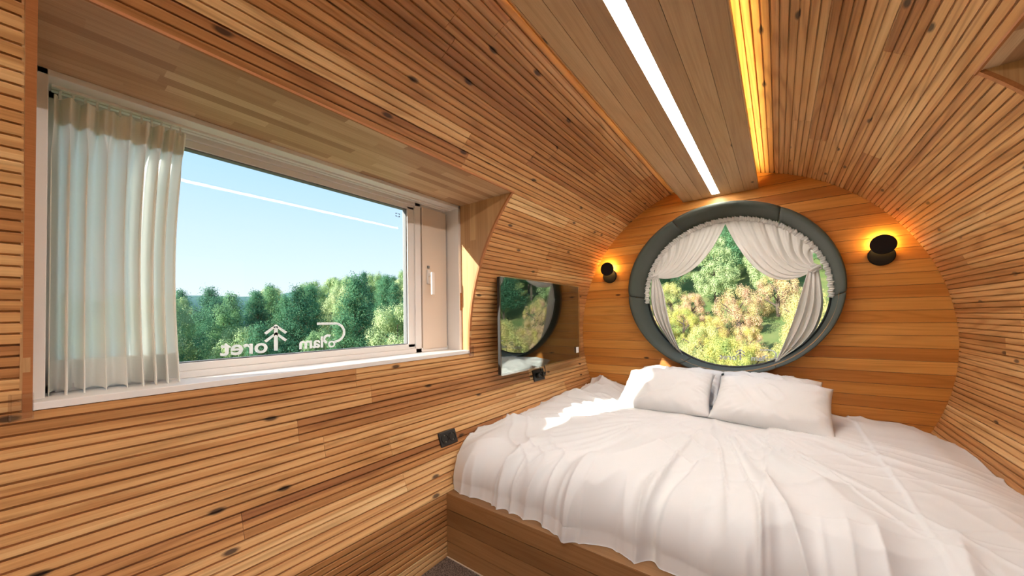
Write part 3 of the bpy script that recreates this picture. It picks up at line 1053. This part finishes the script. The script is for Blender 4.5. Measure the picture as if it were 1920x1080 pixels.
# ------------------------------------------------------------------ sockets
def socket(y, z, label, wy=0.118, wz=0.074):
    th = math.asin((z - Z0) / B)
    nx, nz = math.cos(th) / A, math.sin(th) / B
    l = math.hypot(nx, nz); nx /= l; nz /= l
    nrm = Vector((nx, 0, -nz)); t = Vector((nz, 0, nx))           # inward normal, tangent upward
    base = Vector((X0 - A * math.cos(th), y, z))
    root = tag(empty('power_socket', base), label, 'socket')
    def place(mb, mat, name, par=None, **kw):
        mb.v = [tuple(base + Vector((0, 1, 0)) * a_ + t * b2 + nrm * c) for a_, b2, c in mb.v]
        return mb.build(name, mat, par or root, **kw)
    place(MB().box(-wy / 2, wy / 2, -wz / 2, wz / 2, -0.006, 0.010), M['black'], 'cover_plate', bevel=0.004)
    for s_ in (-1, 1):
        mb = MB()
        vs, fs = [], []
        n = 24
        for i in range(n):
            q = 2 * math.pi * i / n
            c_, s2 = math.cos(q), math.sin(q)
            cx = s_ * 0.026
            for r_, h_ in ((0.0235, 0.0095), (0.0235, 0.0135), (0.0205, 0.0135), (0.0195, 0.0102)):
                vs.append((cx + r_ * c_, r_ * s2, h_))
        for i in range(n):
            j = (i + 1) % n
            for k in range(3): fs.append((i * 4 + k, j * 4 + k, j * 4 + k + 1, i * 4 + k + 1))
        fs.append(tuple(i * 4 + 3 for i in range(n)))
        mb.add(vs, fs)
        ol = place(mb, M['black'], 'outlet', smooth=False)
        mb = MB()
        mb.box(s_ * 0.026 - 0.003, s_ * 0.026 + 0.003, -0.0185, -0.014, 0.0102, 0.0128).box(s_ * 0.026 - 0.003, s_ * 0.026 + 0.003, 0.014, 0.0185, 0.0102, 0.0128)
        place(mb, M['steel'], 'earth_clip', par=ol)
    return root, base, nrm, t
socket(1.337, -0.642, 'black double power socket on the slat wall beside the bed corner')
sk, base, nrm, tt = socket(2.335, -0.450, 'black double power socket on the slat wall just below the television', 0.15, 0.085)
pl = tag(empty('power_plug', base + nrm * 0.012), 'black plug with its cord in the socket below the television', 'plug')
for k, s_ in enumerate((-0.03, 0.035)):
    c = base + Vector((0, s_, 0)) + nrm * 0.0125
    MB().disc(c, nrm, 0.018, 0.028, 20, 0.004).build('plug_body', M['black'], pl, True)
    e0 = c + nrm * 0.028
    MB().tube([e0, e0 + nrm * 0.012 + tt * 0.01, e0 + nrm * 0.010 + tt * 0.045, e0 - nrm * 0.004 + tt * 0.09 + Vector((0, 0.02, 0)), e0 - nrm * 0.02 + tt * 0.14 + Vector((0, 0.03, 0))], 0.0035, 8).build('cord', M['black'], pl, True)

# ------------------------------------------------------------------ wall lamps
for (cx, cz, ux, uz, uy, lab) in ((0.530, 0.350, 0.534, 0.415, 3.150, 'black twin-disc wall lamp on the end wall away from the television'), (-1.240, 0.362, -1.246, 0.424, 3.135, 'black twin-disc wall lamp on the end wall above the television end')):
    root = tag(empty('wall_lamp', (cx, D, cz)), lab, 'wall lamp')
    MB().disc((cx, D + 0.001, cz), (0, -1, 0), 0.063, 0.022, 48, 0.004).build('wall_disc', M['matt_black'], root, True)
    sh = MB().disc((ux, uy + 0.014, uz), (0, -1, 0), 0.061, 0.014, 48, 0.003).build('shade_disc', M['matt_black'], root, True)
    MB().disc((ux, uy + 0.0145, uz + 0.010), (0, 1, 0), 0.046, 0.003, 40).build('light_plate', M['sconce_led'], sh)
    MB().tube([(cx, D - 0.015, cz + 0.03), (ux, uy + 0.01, uz - 0.02)], 0.008, 10).build('arm', M['matt_black'], root, True)
for o in bpy.data.objects:
    if o.name.split('.')[0] in ('wall_disc', 'shade_disc', 'plug_body'):
        o.data.polygons.foreach_set('use_smooth', [False] * len(o.data.polygons))

# ------------------------------------------------------------------ bed platform
BF = 1.225                                   # front face
XLk, XRk = X0 - ell_x(KINK) + 0.001, X0 + ell_x(KINK) - 0.001
bed = tag(empty('bed_platform', (X0, BF, FLOOR)), 'boxed wooden bed platform faced with wide horizontal planks', 'bed platform')
ph = (KINK - FLOOR) / 4
for i in range(4):
    ys = [XLk, random.uniform(-0.4, 0.3), XRk] if i % 2 else [XLk, XRk]
    for xa, xb in zip(ys, ys[1:]):
        MB().box(xa + 0.0005, xb - 0.0005, BF, BF + 0.018, FLOOR + i * ph + 0.002, FLOOR + (i + 1) * ph - 0.002).build('plank', M['platform'], bed)
MB().box(XLk, XRk, BF + 0.016, BF + 0.022, FLOOR, KINK - 0.002).build('front_core', M['back'], bed)
MB().box(XLk, XRk, BF + 0.001, D - 0.005, KINK - 0.012, KINK).build('deck', M['platform'], bed)
MB().box(XLk, XRk, BF - 0.004, BF + 0.002, FLOOR, FLOOR + 0.004).build('floor_bead', M['blind'], bed)

# ------------------------------------------------------------------ duvet
def duvet():
    nx, ns = 420, 440
    FRONT = 1.285
    path = []
    # path in (y, z): along the top from the end wall, over the front edge, down to the deck
    yb = D - 0.012
    top_len = yb - 1.47
    pts = [(yb - top_len * i / 200, 0.0) for i in range(201)]
    R_ = 0.19
    for i in range(1, 61):
        a_ = i / 60 * math.pi / 2
        pts.append((1.47 - R_ * 0.98 * math.sin(a_), -0.165 * (1 - math.cos(a_))))
    for i in range(1, 13):
        pts.append((1.284 - 0.012 * i / 12, -0.165 - 0.055 * i / 12))
    s = [0]
    for p, q in zip(pts, pts[1:]): s.append(s[-1] + math.hypot(q[0] - p[0], q[1] - p[1]))
    U = np.linspace(0, 1, nx); V = np.linspace(0, s[-1], ns)
    py = np.interp(V, s, [p[0] for p in pts]); pz = np.interp(V, s, [p[1] for p in pts])
    dy = np.gradient(py, V); dz = np.gradient(pz, V)
    u, v = np.meshgrid(U, V, indexing='ij')
    Y = np.broadcast_to(py, u.shape).copy(); Zb = np.broadcast_to(pz, u.shape).copy()
    # width follows the wall at duvet height
    zt = -0.645
    XW = ell_x(-0.66) - 0.004
    hang = sstep(1.50, 1.28, Y)
    xl = X0 - XW + 0.085 * hang
    xr = X0 + XW - 0.085 * hang
    X = xl + (xr - xl) * u
    el_, er_ = X - (X0 - XW), (X0 + XW) - X
    # edges roll down at the walls
    edge = -0.055 * (1 - sstep(0, 0.17, el_)) - 0.05 * (1 - sstep(0, 0.2, er_))
    h = np.zeros_like(X)
    # broad puffiness
    h += 0.030 * (vnoise(X * 2.1 + 3, Y * 1.9, 1) - 0.5) + 0.014 * (vnoise(X * 5, Y * 4.2, 2) - 0.5)
    # folds fanning from the gap between the pillows to the front edge
    fx, fy = -0.34, 2.62
    ang = np.arctan2(X - fx, fy - Y)
    rad = np.hypot(X - fx, fy - Y)
    fan = ridge(ang * 6.5 + 1.7, rad * 0.55, 5, 3.5)
    wgt = sstep(0.15, 0.8, rad) * sstep(2.75, 2.3, Y) * (1 - 0.72 * sstep(0.0, 0.45, X))
    h += 0.036 * fan * wgt
    fan2 = ridge(ang * 15 + 4.1, rad * 1.1, 6, 4.5)
    h += 0.020 * fan2 * wgt
    # slanting small wrinkles
    wr = ridge((X * 0.8 + Y * 0.6) * 7 + 1.2 * vnoise(X * 3, Y * 3, 8), (Y * 0.8 - X * 0.6) * 2.2, 7, 4)
    h += 0.012 * wr * sstep(0.3, 0.7, vnoise(X * 1.7, Y * 1.7, 9))
    wr2 = ridge((X * 0.5 - Y * 0.86) * 9 + 1.0 * vnoise(X * 4, Y * 3, 18), (Y * 0.5 + X * 0.86) * 2.0, 17, 4)
    h += 0.010 * wr2 * sstep(0.35, 0.75, vnoise(X * 1.5 + 9, Y * 1.5, 19))
    # two pressed crease lines running with the bed
    for cx, amp in ((-0.058, 0.0075), (0.345, 0.0070)):
        d = X - cx - 0.010 * (vnoise(Y * 2.2, Y * 0 + 3, int(cx * 100) + 20) - 0.5)
        h += amp * np.exp(-(d / 0.006) ** 2) + amp * 0.9 * np.tanh(d / 0.012) * np.exp(-(d / 0.09) ** 2)
    for yc_, amp in ((2.02, 0.003), (1.62, 0.003)):
        d = Y - yc_ - 0.05 * (vnoise(X * 1.3, X * 0, 31) - 0.5)
        h += amp * np.exp(-(d / 0.007) ** 2) * sstep(-0.15, 0.1, X)
    # step fold along the slanted line toward the front edge
    lx = -0.37 + (Y - 1.19) * (0.20 / 1.22)
    d = X - lx
    h += 0.020 * np.tanh(d / 0.014) * np.exp(-np.abs(d) / 0.16) * sstep(2.45, 2.0, Y)
    lx = -0.70 + (Y - 1.30) * 0.22
    d = X - lx
    h += 0.013 * np.tanh(d / 0.016) * np.exp(-np.abs(d) / 0.14) * sstep(2.1, 1.6, Y)
    # hanging folds on the front
    fold = ridge(X * 7.5 + 0.8 * vnoise(X * 2, Y * 3, 12), V[None, :] * 0.6, 11, 1.6) - 0.5
    h += 0.034 * fold * sstep(1.75, 1.40, Y) * (1 - 0.3 * sstep(0, .5, X))
    h += 0.012 * (ridge(X * 17 + 3, V[None, :] * 0.8, 13, 2.0) - 0.5) * sstep(1.6, 1.33, Y)
    # bunched cloth along the television wall near the pillows
    bw = (1 - sstep(0.10, 0.42, el_)) * sstep(2.0, 2.9, Y)
    h += bw * (0.028 + 0.055 * ridge(X * 5 + Y * 2.6, Y * 4.3 - X * 2, 14, 1.5) + 0.022 * ridge(X * 12, Y * 11, 15, 2))
    bw2 = (1 - sstep(0.25, 0.75, el_)) * sstep(1.7, 2.3, Y)
    h += bw2 * 0.017 * ridge((X + Y * 0.7) * 6.5, (Y - X) * 3, 16, 2.5)
    h += 0.010 * (1 - sstep(0.1, 0.5, er_)) * ridge((X * 1.0 + Y * 0.5) * 4, (Y - X) * 1.4, 23, 2)
    # gentle fall to the far side
    base = -0.012 * sstep(-0.3, 0.6, X) - 0.028 * sstep(2.85, 3.15, Y) * sstep(-1.1, -0.8, X)
    # displace along the path normal
    ny, nz = -dz, dy
    ny, nz = dz, -dy
    Yd = Y + h * (ny[None, :]) * 1.0 * -1 * np.sign(1)
    Yd = Y - h * np.abs(ny[None, :])
    Zd = zt + Zb + base + edge * (1 - hang * 0.3) + h * np.abs(nz[None, :])
    hem = sstep(s[-1] - 0.02, s[-1], v)
    Zd = Zd * (1 - hem) + (KINK + 0.002) * hem
    Zd = np.maximum(Zd, KINK + 0.0015)
    # stay inside the curved walls
    zc_ = np.maximum(Zd, KINK)
    lim = A * np.sqrt(1 - ((zc_ - Z0) / B) ** 2) - 0.004
    X = np.clip(X, X0 - lim, X0 + lim)
    verts = np.stack([X, Yd, Zd], -1).reshape(-1, 3)
    faces = grid_faces(nx, ns)
    # skirts down to the deck on the two sides and the end
    n0 = len(verts)
    ringi = [(i, 0) for i in range(nx - 1, -1, -1)] + [(0, k) for k in range(1, ns)]
    bordA = [0 * ns + k for k in range(ns - 1, -1, -1)] + [i * ns for i in range(1, nx)] + [(nx - 1) * ns + k for k in range(1, ns)]
    extra = []
    for b_ in bordA:
        x_, y_, z_ = verts[b_]
        lim_ = ell_x(KINK) - 0.006
        extra.append((min(max(x_, X0 - lim_), X0 + lim_), y_, KINK + 0.001))
    allv = [tuple(q) for q in verts] + extra
    for i in range(len(bordA) - 1):
        faces.append((bordA[i], bordA[i + 1], n0 + i + 1, n0 + i))
    o = recalc(mesh_obj('duvet', allv, faces, M['sheet'], None, True))
    return tag(o, 'rumpled white cotton duvet covering the whole bed', 'duvet'), (X, Yd, Zd)
dv, (DX, DY, DZ) = duvet()
def duvet_z(x, y):
    i = np.argmin((DX - x) ** 2 + (DY - y) ** 2)
    return DZ.reshape(-1)[i]

# ------------------------------------------------------------------ pillows
def pillow(cx, yb, zb, wd, ln, th, tilt, label, seed, yawd=0.0, roll_=0.0):
    """lower front edge at (cx, yb, zb); face tilts up and back by tilt"""
    n = 56
    lin = np.linspace(-1, 1, n)
    u, v = np.meshgrid(lin, lin, indexing='ij')
    pinch = 1 - 0.055 * (1 - np.abs(v) ** 2.2) * np.abs(u) ** 3
    pinch2 = 1 - 0.06 * (1 - np.abs(u) ** 2.2) * np.abs(v) ** 3
    px = u * wd / 2 * pinch
    pv = v * ln / 2 * pinch2
    t = (np.clip(1 - np.abs(u) ** 2.6, 0, 1) * np.clip(1 - np.abs(v) ** 2.6, 0, 1)) ** 0.52
    wr = ridge(u * 3.0 + v * 1.5 + seed, v * 1.2 - u, seed, 3)
    rad = np.maximum(np.abs(u), np.abs(v))
    ag = np.arctan2(v, u)
    pk = ridge(ag * 7 + seed, rad * 2, seed + 3, 2.5)
    tf = th * 0.55 * t * (1 + 0.10 * (vnoise(u * 2 + seed, v * 2, seed + 1) - 0.5)) + 0.014 * wr * t + 0.014 * pk * sstep(0.45, 0.95, rad) * np.clip(t * 2, 0, 1)
    tb = -th * 0.45 * t
    ct, st = math.cos(tilt), math.sin(tilt)
    verts = []
    for arr in (tf, tb):
        # local: x right, p up the pillow, q out of its face
        p = pv + ln / 2
        q = arr
        yy = p * ct - q * st
        zz = p * st + q * ct
        verts.append(np.stack([px, yy, zz], -1).reshape(-1, 3))
    faces = grid_faces(n, n)
    off = n * n
    faces2 = [tuple(i + off for i in reversed(f)) for f in faces]
    border = [i for i in range(n)] + [k * n + n - 1 for k in range(1, n)] + [(n - 1) * n + i for i in range(n - 2, -1, -1)] + [k * n for k in range(n - 2, 0, -1)]
    sew = [(border[i], border[(i + 1) % len(border)], border[(i + 1) % len(border)] + off, border[i] + off) for i in range(len(border))]
    o = recalc(mesh_obj('pillow', np.concatenate(verts), faces + faces2 + sew, M['pillow'], None, True))
    bm = bmesh.new(); bm.from_mesh(o.data)
    bmesh.ops.remove_doubles(bm, verts=bm.verts, dist=1e-5)
    bm.to_mesh(o.data); bm.free()
    o.location = (cx, yb, zb)
    o.rotation_euler = (0, roll_, yawd)
    return tag(o, label, 'pillow')
R_ = math.radians
pillow(-0.640, 2.455, -0.632, 0.585, 0.45, 0.155, R_(26), 'plump white pillow with the sun patch, in front on the television side', 2, R_(2), R_(-1))
pillow(-0.070, 2.440, -0.642, 0.585, 0.45, 0.155, R_(26), 'plump white pillow in front, on the side away from the television', 5, R_(-3), R_(2.5))
pillow(-0.640, 2.78, -0.640, 0.60, 0.42, 0.13, R_(28), 'white pillow behind the sunlit front pillow, propped against the end wall', 9, 0, R_(0))
pillow(-0.070, 2.78, -0.640, 0.58, 0.42, 0.13, R_(26), 'white pillow behind the shaded front pillow, propped against the end wall', 12, 0, R_(2.5))

# ------------------------------------------------------------------ outside: hillside and trees
def ground_z(x, y):
    x = np.asarray(x, float); y = np.asarray(y, float)
    h = -2.6 - 4.0 * sstep(5, 22, -x) + 0.40 * np.maximum(0, y - 17) * sstep(-60, 5, x + 0.4 * y)
    h = h + 0.16 * np.maximum(0, y - 12) * sstep(-5, -40, x)
    return h + 0.9 * (vnoise(x * 0.12 + 50, y * 0.12 + 50, 41) - 0.5)
gx = np.linspace(-130, 110, 121); gy = np.linspace(-60, 130, 96)
GX, GY = np.meshgrid(gx, gy, indexing='ij')
GZ = ground_z(GX, GY)
o = mesh_obj('hillside', np.stack([GX, GY, GZ], -1).reshape(-1, 3), grid_faces(len(gx), len(gy)), M['ground'], None, True)
tag(o, kind='structure')
vs, K = [], 60
for k in range(K + 1):
    a_ = math.radians(60 + 75 * k / K)
    for j, (r_, zf) in enumerate(((420, -30), (430, 0.55), (470, 1.0), (560, 0.6))):
        top = 24 + 12 * math.sin(a_ * 7) + 5 * math.sin(a_ * 19)
        vs.append((-r_ * math.sin(a_), r_ * math.cos(a_), zf * top if zf > 0 else zf))
o = mesh_obj('far_hill', vs, grid_faces(K + 1, 4), M['far'], None, True)
tag(o, kind='structure')

def crown_mesh(kind, seed):
    r = random.Random(seed)
    vs, fs = [], []
    def leafquad(c, size, nrm):
        nrm = Vector(nrm).normalized()
        s = nrm.orthogonal().normalized(); t = nrm.cross(s)
        a_ = r.uniform(0, 6.28)
        s, t = math.cos(a_) * s + math.sin(a_) * t, -math.sin(a_) * s + math.cos(a_) * t
        n0 = len(vs)
        l = size * r.uniform(0.7, 1.3); w_ = l * (0.45 if kind == 'pine' else 0.75)
        vs.extend([tuple(c - s * l), tuple(c + t * w_ + nrm * 0.15 * l), tuple(c + s * l), tuple(c - t * w_ + nrm * 0.15 * l)])
        fs.append((n0, n0 + 1, n0 + 2, n0 + 3))
    if kind == 'pine':
        Ht = 9.0
        for lev in range(16):
            f = lev / 15
            z0 = 2.2 + f * (Ht - 2.2)
            rad = (1 - f) ** 0.75 * 2.5 + 0.35
            nb = max(4, int(9 * (1 - f) + 4))
            for b2 in range(nb):
                a_ = r.uniform(0, 6.28); ln = rad * r.uniform(0.6, 1.15)
                for q in range(5):
                    t = 0.25 + 0.75 * q / 4
                    c = Vector((math.cos(a_) * ln * t, math.sin(a_) * ln * t, z0 + 0.5 * t * t + r.uniform(-.1, .1)))
                    for _ in range(34):
                        d = Vector((r.gauss(0, .34), r.gauss(0, .34), r.gauss(0, .17)))
                        leafquad(c + d, 0.092, (d.x * 1.2 + r.gauss(0, .3), d.y * 1.2 + r.gauss(0, .3), 0.7 + r.uniform(-.3, .5)))
    else:
        Ht = 7.0 if kind == 'leaf' else 2.6
        R0 = 2.6 if kind == 'leaf' else 1.7
        base = 1.6 if kind == 'leaf' else 0.1
        ncl = 110 if kind == 'leaf' else 70
        for _ in range(ncl):
            z_ = r.uniform(0.02, 1)
            prof_ = math.sqrt(max(0.05, 1 - (2 * z_ - 0.85) ** 2 / 1.5))
            a_ = r.uniform(0, 6.28); rr_ = R0 * prof_ * math.sqrt(r.uniform(0.25, 1))
            c = Vector((rr_ * math.cos(a_), rr_ * math.sin(a_), base + z_ * (Ht - base)))
            cr_ = r.uniform(0.45, 0.85) * (1.0 if kind == 'leaf' else 0.55)
            for _ in range(250 if kind == 'leaf' else 260):
                d = Vector((r.gauss(0, 1), r.gauss(0, 1), r.gauss(0, 0.8))).normalized()
                leafquad(c + d * cr_ * r.uniform(0.6, 1.05), 0.062 if kind == 'leaf' else 0.030, d + Vector((0, 0, 0.35)))
    me = bpy.data.meshes.new('crown')
    me.from_pydata(vs, [], fs)
    me.materials.append(M[{'pine': 'pine', 'leaf': 'leaf', 'bush': 'autumn'}[kind]])
    return me
def trunk_mesh(h):
    mb = MB().tube([(0, 0, -0.4), (0.05, 0, h * 0.4), (-0.04, 0.05, h * 0.75), (0, 0, h)], [0.22, 0.17, 0.11, 0.04], 8)
    for k in range(5):
        a_ = k * 1.3
        z_ = h * (0.35 + 0.11 * k)
        mb.tube([(0, 0, z_), (0.8 * math.cos(a_), 0.8 * math.sin(a_), z_ + 0.4), (1.5 * math.cos(a_), 1.5 * math.sin(a_), z_ + 0.7)], [0.07, 0.05, 0.02], 5)
    me = bpy.data.meshes.new('trunk')
    me.from_pydata(mb.v, [], mb.f)
    me.materials.append(M['bark'])
    return me
crowns = {k: [crown_mesh(k, 100 + i) for i in range(n)] for k, n in (('pine', 4), ('leaf', 4), ('bush', 3))}
trunks = {'pine': trunk_mesh(8.6), 'leaf': trunk_mesh(6.0), 'bush': trunk_mesh(1.8)}
NAMES = {'pine': 'pine_tree', 'leaf': 'broadleaf_tree', 'bush': 'autumn_shrub'}
CROWN_R = {'pine': 2.75, 'leaf': 2.95, 'bush': 2.0}      # crown radius at unit scale
SLIM = {'pine': 0.74, 'leaf': 0.72, 'bush': 0.66}         # width against height
def plant(kind, x, y, s, label, group, cat='tree'):
    z_ = float(ground_z(x, y)) - 0.1
    root = tag(empty(NAMES[kind], (x, y, z_)), label, cat, group)
    rz = random.uniform(0, 6.28)
    for nm, me in (('crown', random.choice(crowns[kind])), ('trunk', trunks[kind])):
        c = bpy.data.objects.new(nm, me)
        C.objects.link(c)
        c.parent = root
        c.rotation_euler = (0, 0, rz)
        c.scale = (s * SLIM[kind], s * SLIM[kind], s)
    return root
def polar(az, d):
    a_ = math.radians(az)
    return -d * math.sin(a_), d * math.cos(a_)
LP = 'dark green pine in the wood beyond the wide window'
LB = 'lighter green broadleaf tree in the wood beyond the wide window'
placed = []
def free(x, y, kind, s):
    r = CROWN_R[kind] * SLIM[kind] * s
    for px, py, pr_ in placed:
        if math.hypot(x - px, y - py) < 0.90 * (r + pr_): return False
    placed.append((x, y, r))
    return True
for rowd, n, a0, a1 in ((27, 260, 47, 76), (34, 320, 46, 89), (42, 320, 46, 90), (52, 320, 46, 91), (64, 320, 46, 91)):
    for k in range(n):
        az = random.uniform(a0, a1)
        d = rowd * random.uniform(0.89, 1.11)
        x, y = polar(az, d)
        kind = 'leaf' if (az < 66 and random.random() < 0.55) or random.random() < 0.15 else 'pine'
        top = d * math.tan(math.radians(np.interp(az, [46, 52, 60, 68, 76, 92], [8.2, 7.6, 6.8, 5.0, 4.0, 3.6]))) - float(ground_z(x, y))
        s = max(0.55, (top if rowd > 30 else top * 0.78) * random.uniform(0.80, 1.03) / (9.6 if kind == 'pine' else 7.4))
        if not free(x, y, kind, s): continue
        plant(kind, x, y, s, LP if kind == 'pine' else LB, 'pines beyond the wide window' if kind == 'pine' else 'broadleaf trees beyond the wide window')
for rowd, n, a0, a1, s0 in ((28, 320, -42, 22, 0.70), (34, 320, -42, 22, 0.80), (42, 320, -42, 22, 0.92), (53, 320, -40, 22, 1.1), (67, 320, -40, 22, 1.35)):
    for k in range(n):
        az = random.uniform(a0, a1)
        d = rowd * random.uniform(0.89, 1.11)
        x, y = polar(az, d)
        kind = 'leaf' if random.random() < 0.72 else 'pine'
        s = s0 * random.uniform(0.8, 1.1)
        if not free(x, y, kind, s): continue
        plant(kind, x, y, s, 'dark pine on the slope seen through the round window' if kind == 'pine' else 'bright green tree on the slope seen through the round window',
              'pines on the slope' if kind == 'pine' else 'green trees on the slope')
for k in range(1400):
    az = random.uniform(-34, 22); d = random.uniform(10.0, 25.0)
    x, y = polar(az, d)
    s = random.uniform(0.62, 1.0)
    if not free(x, y, 'bush', s): continue
    plant('bush', x, y, s, 'yellow and russet autumn shrub below the round window', 'autumn shrubs', 'shrub')

# the geometry was laid out from the lens; stand the room on z = 0
for o in bpy.data.objects:
    if o.parent is None and o != cam:
        o.location.z += H
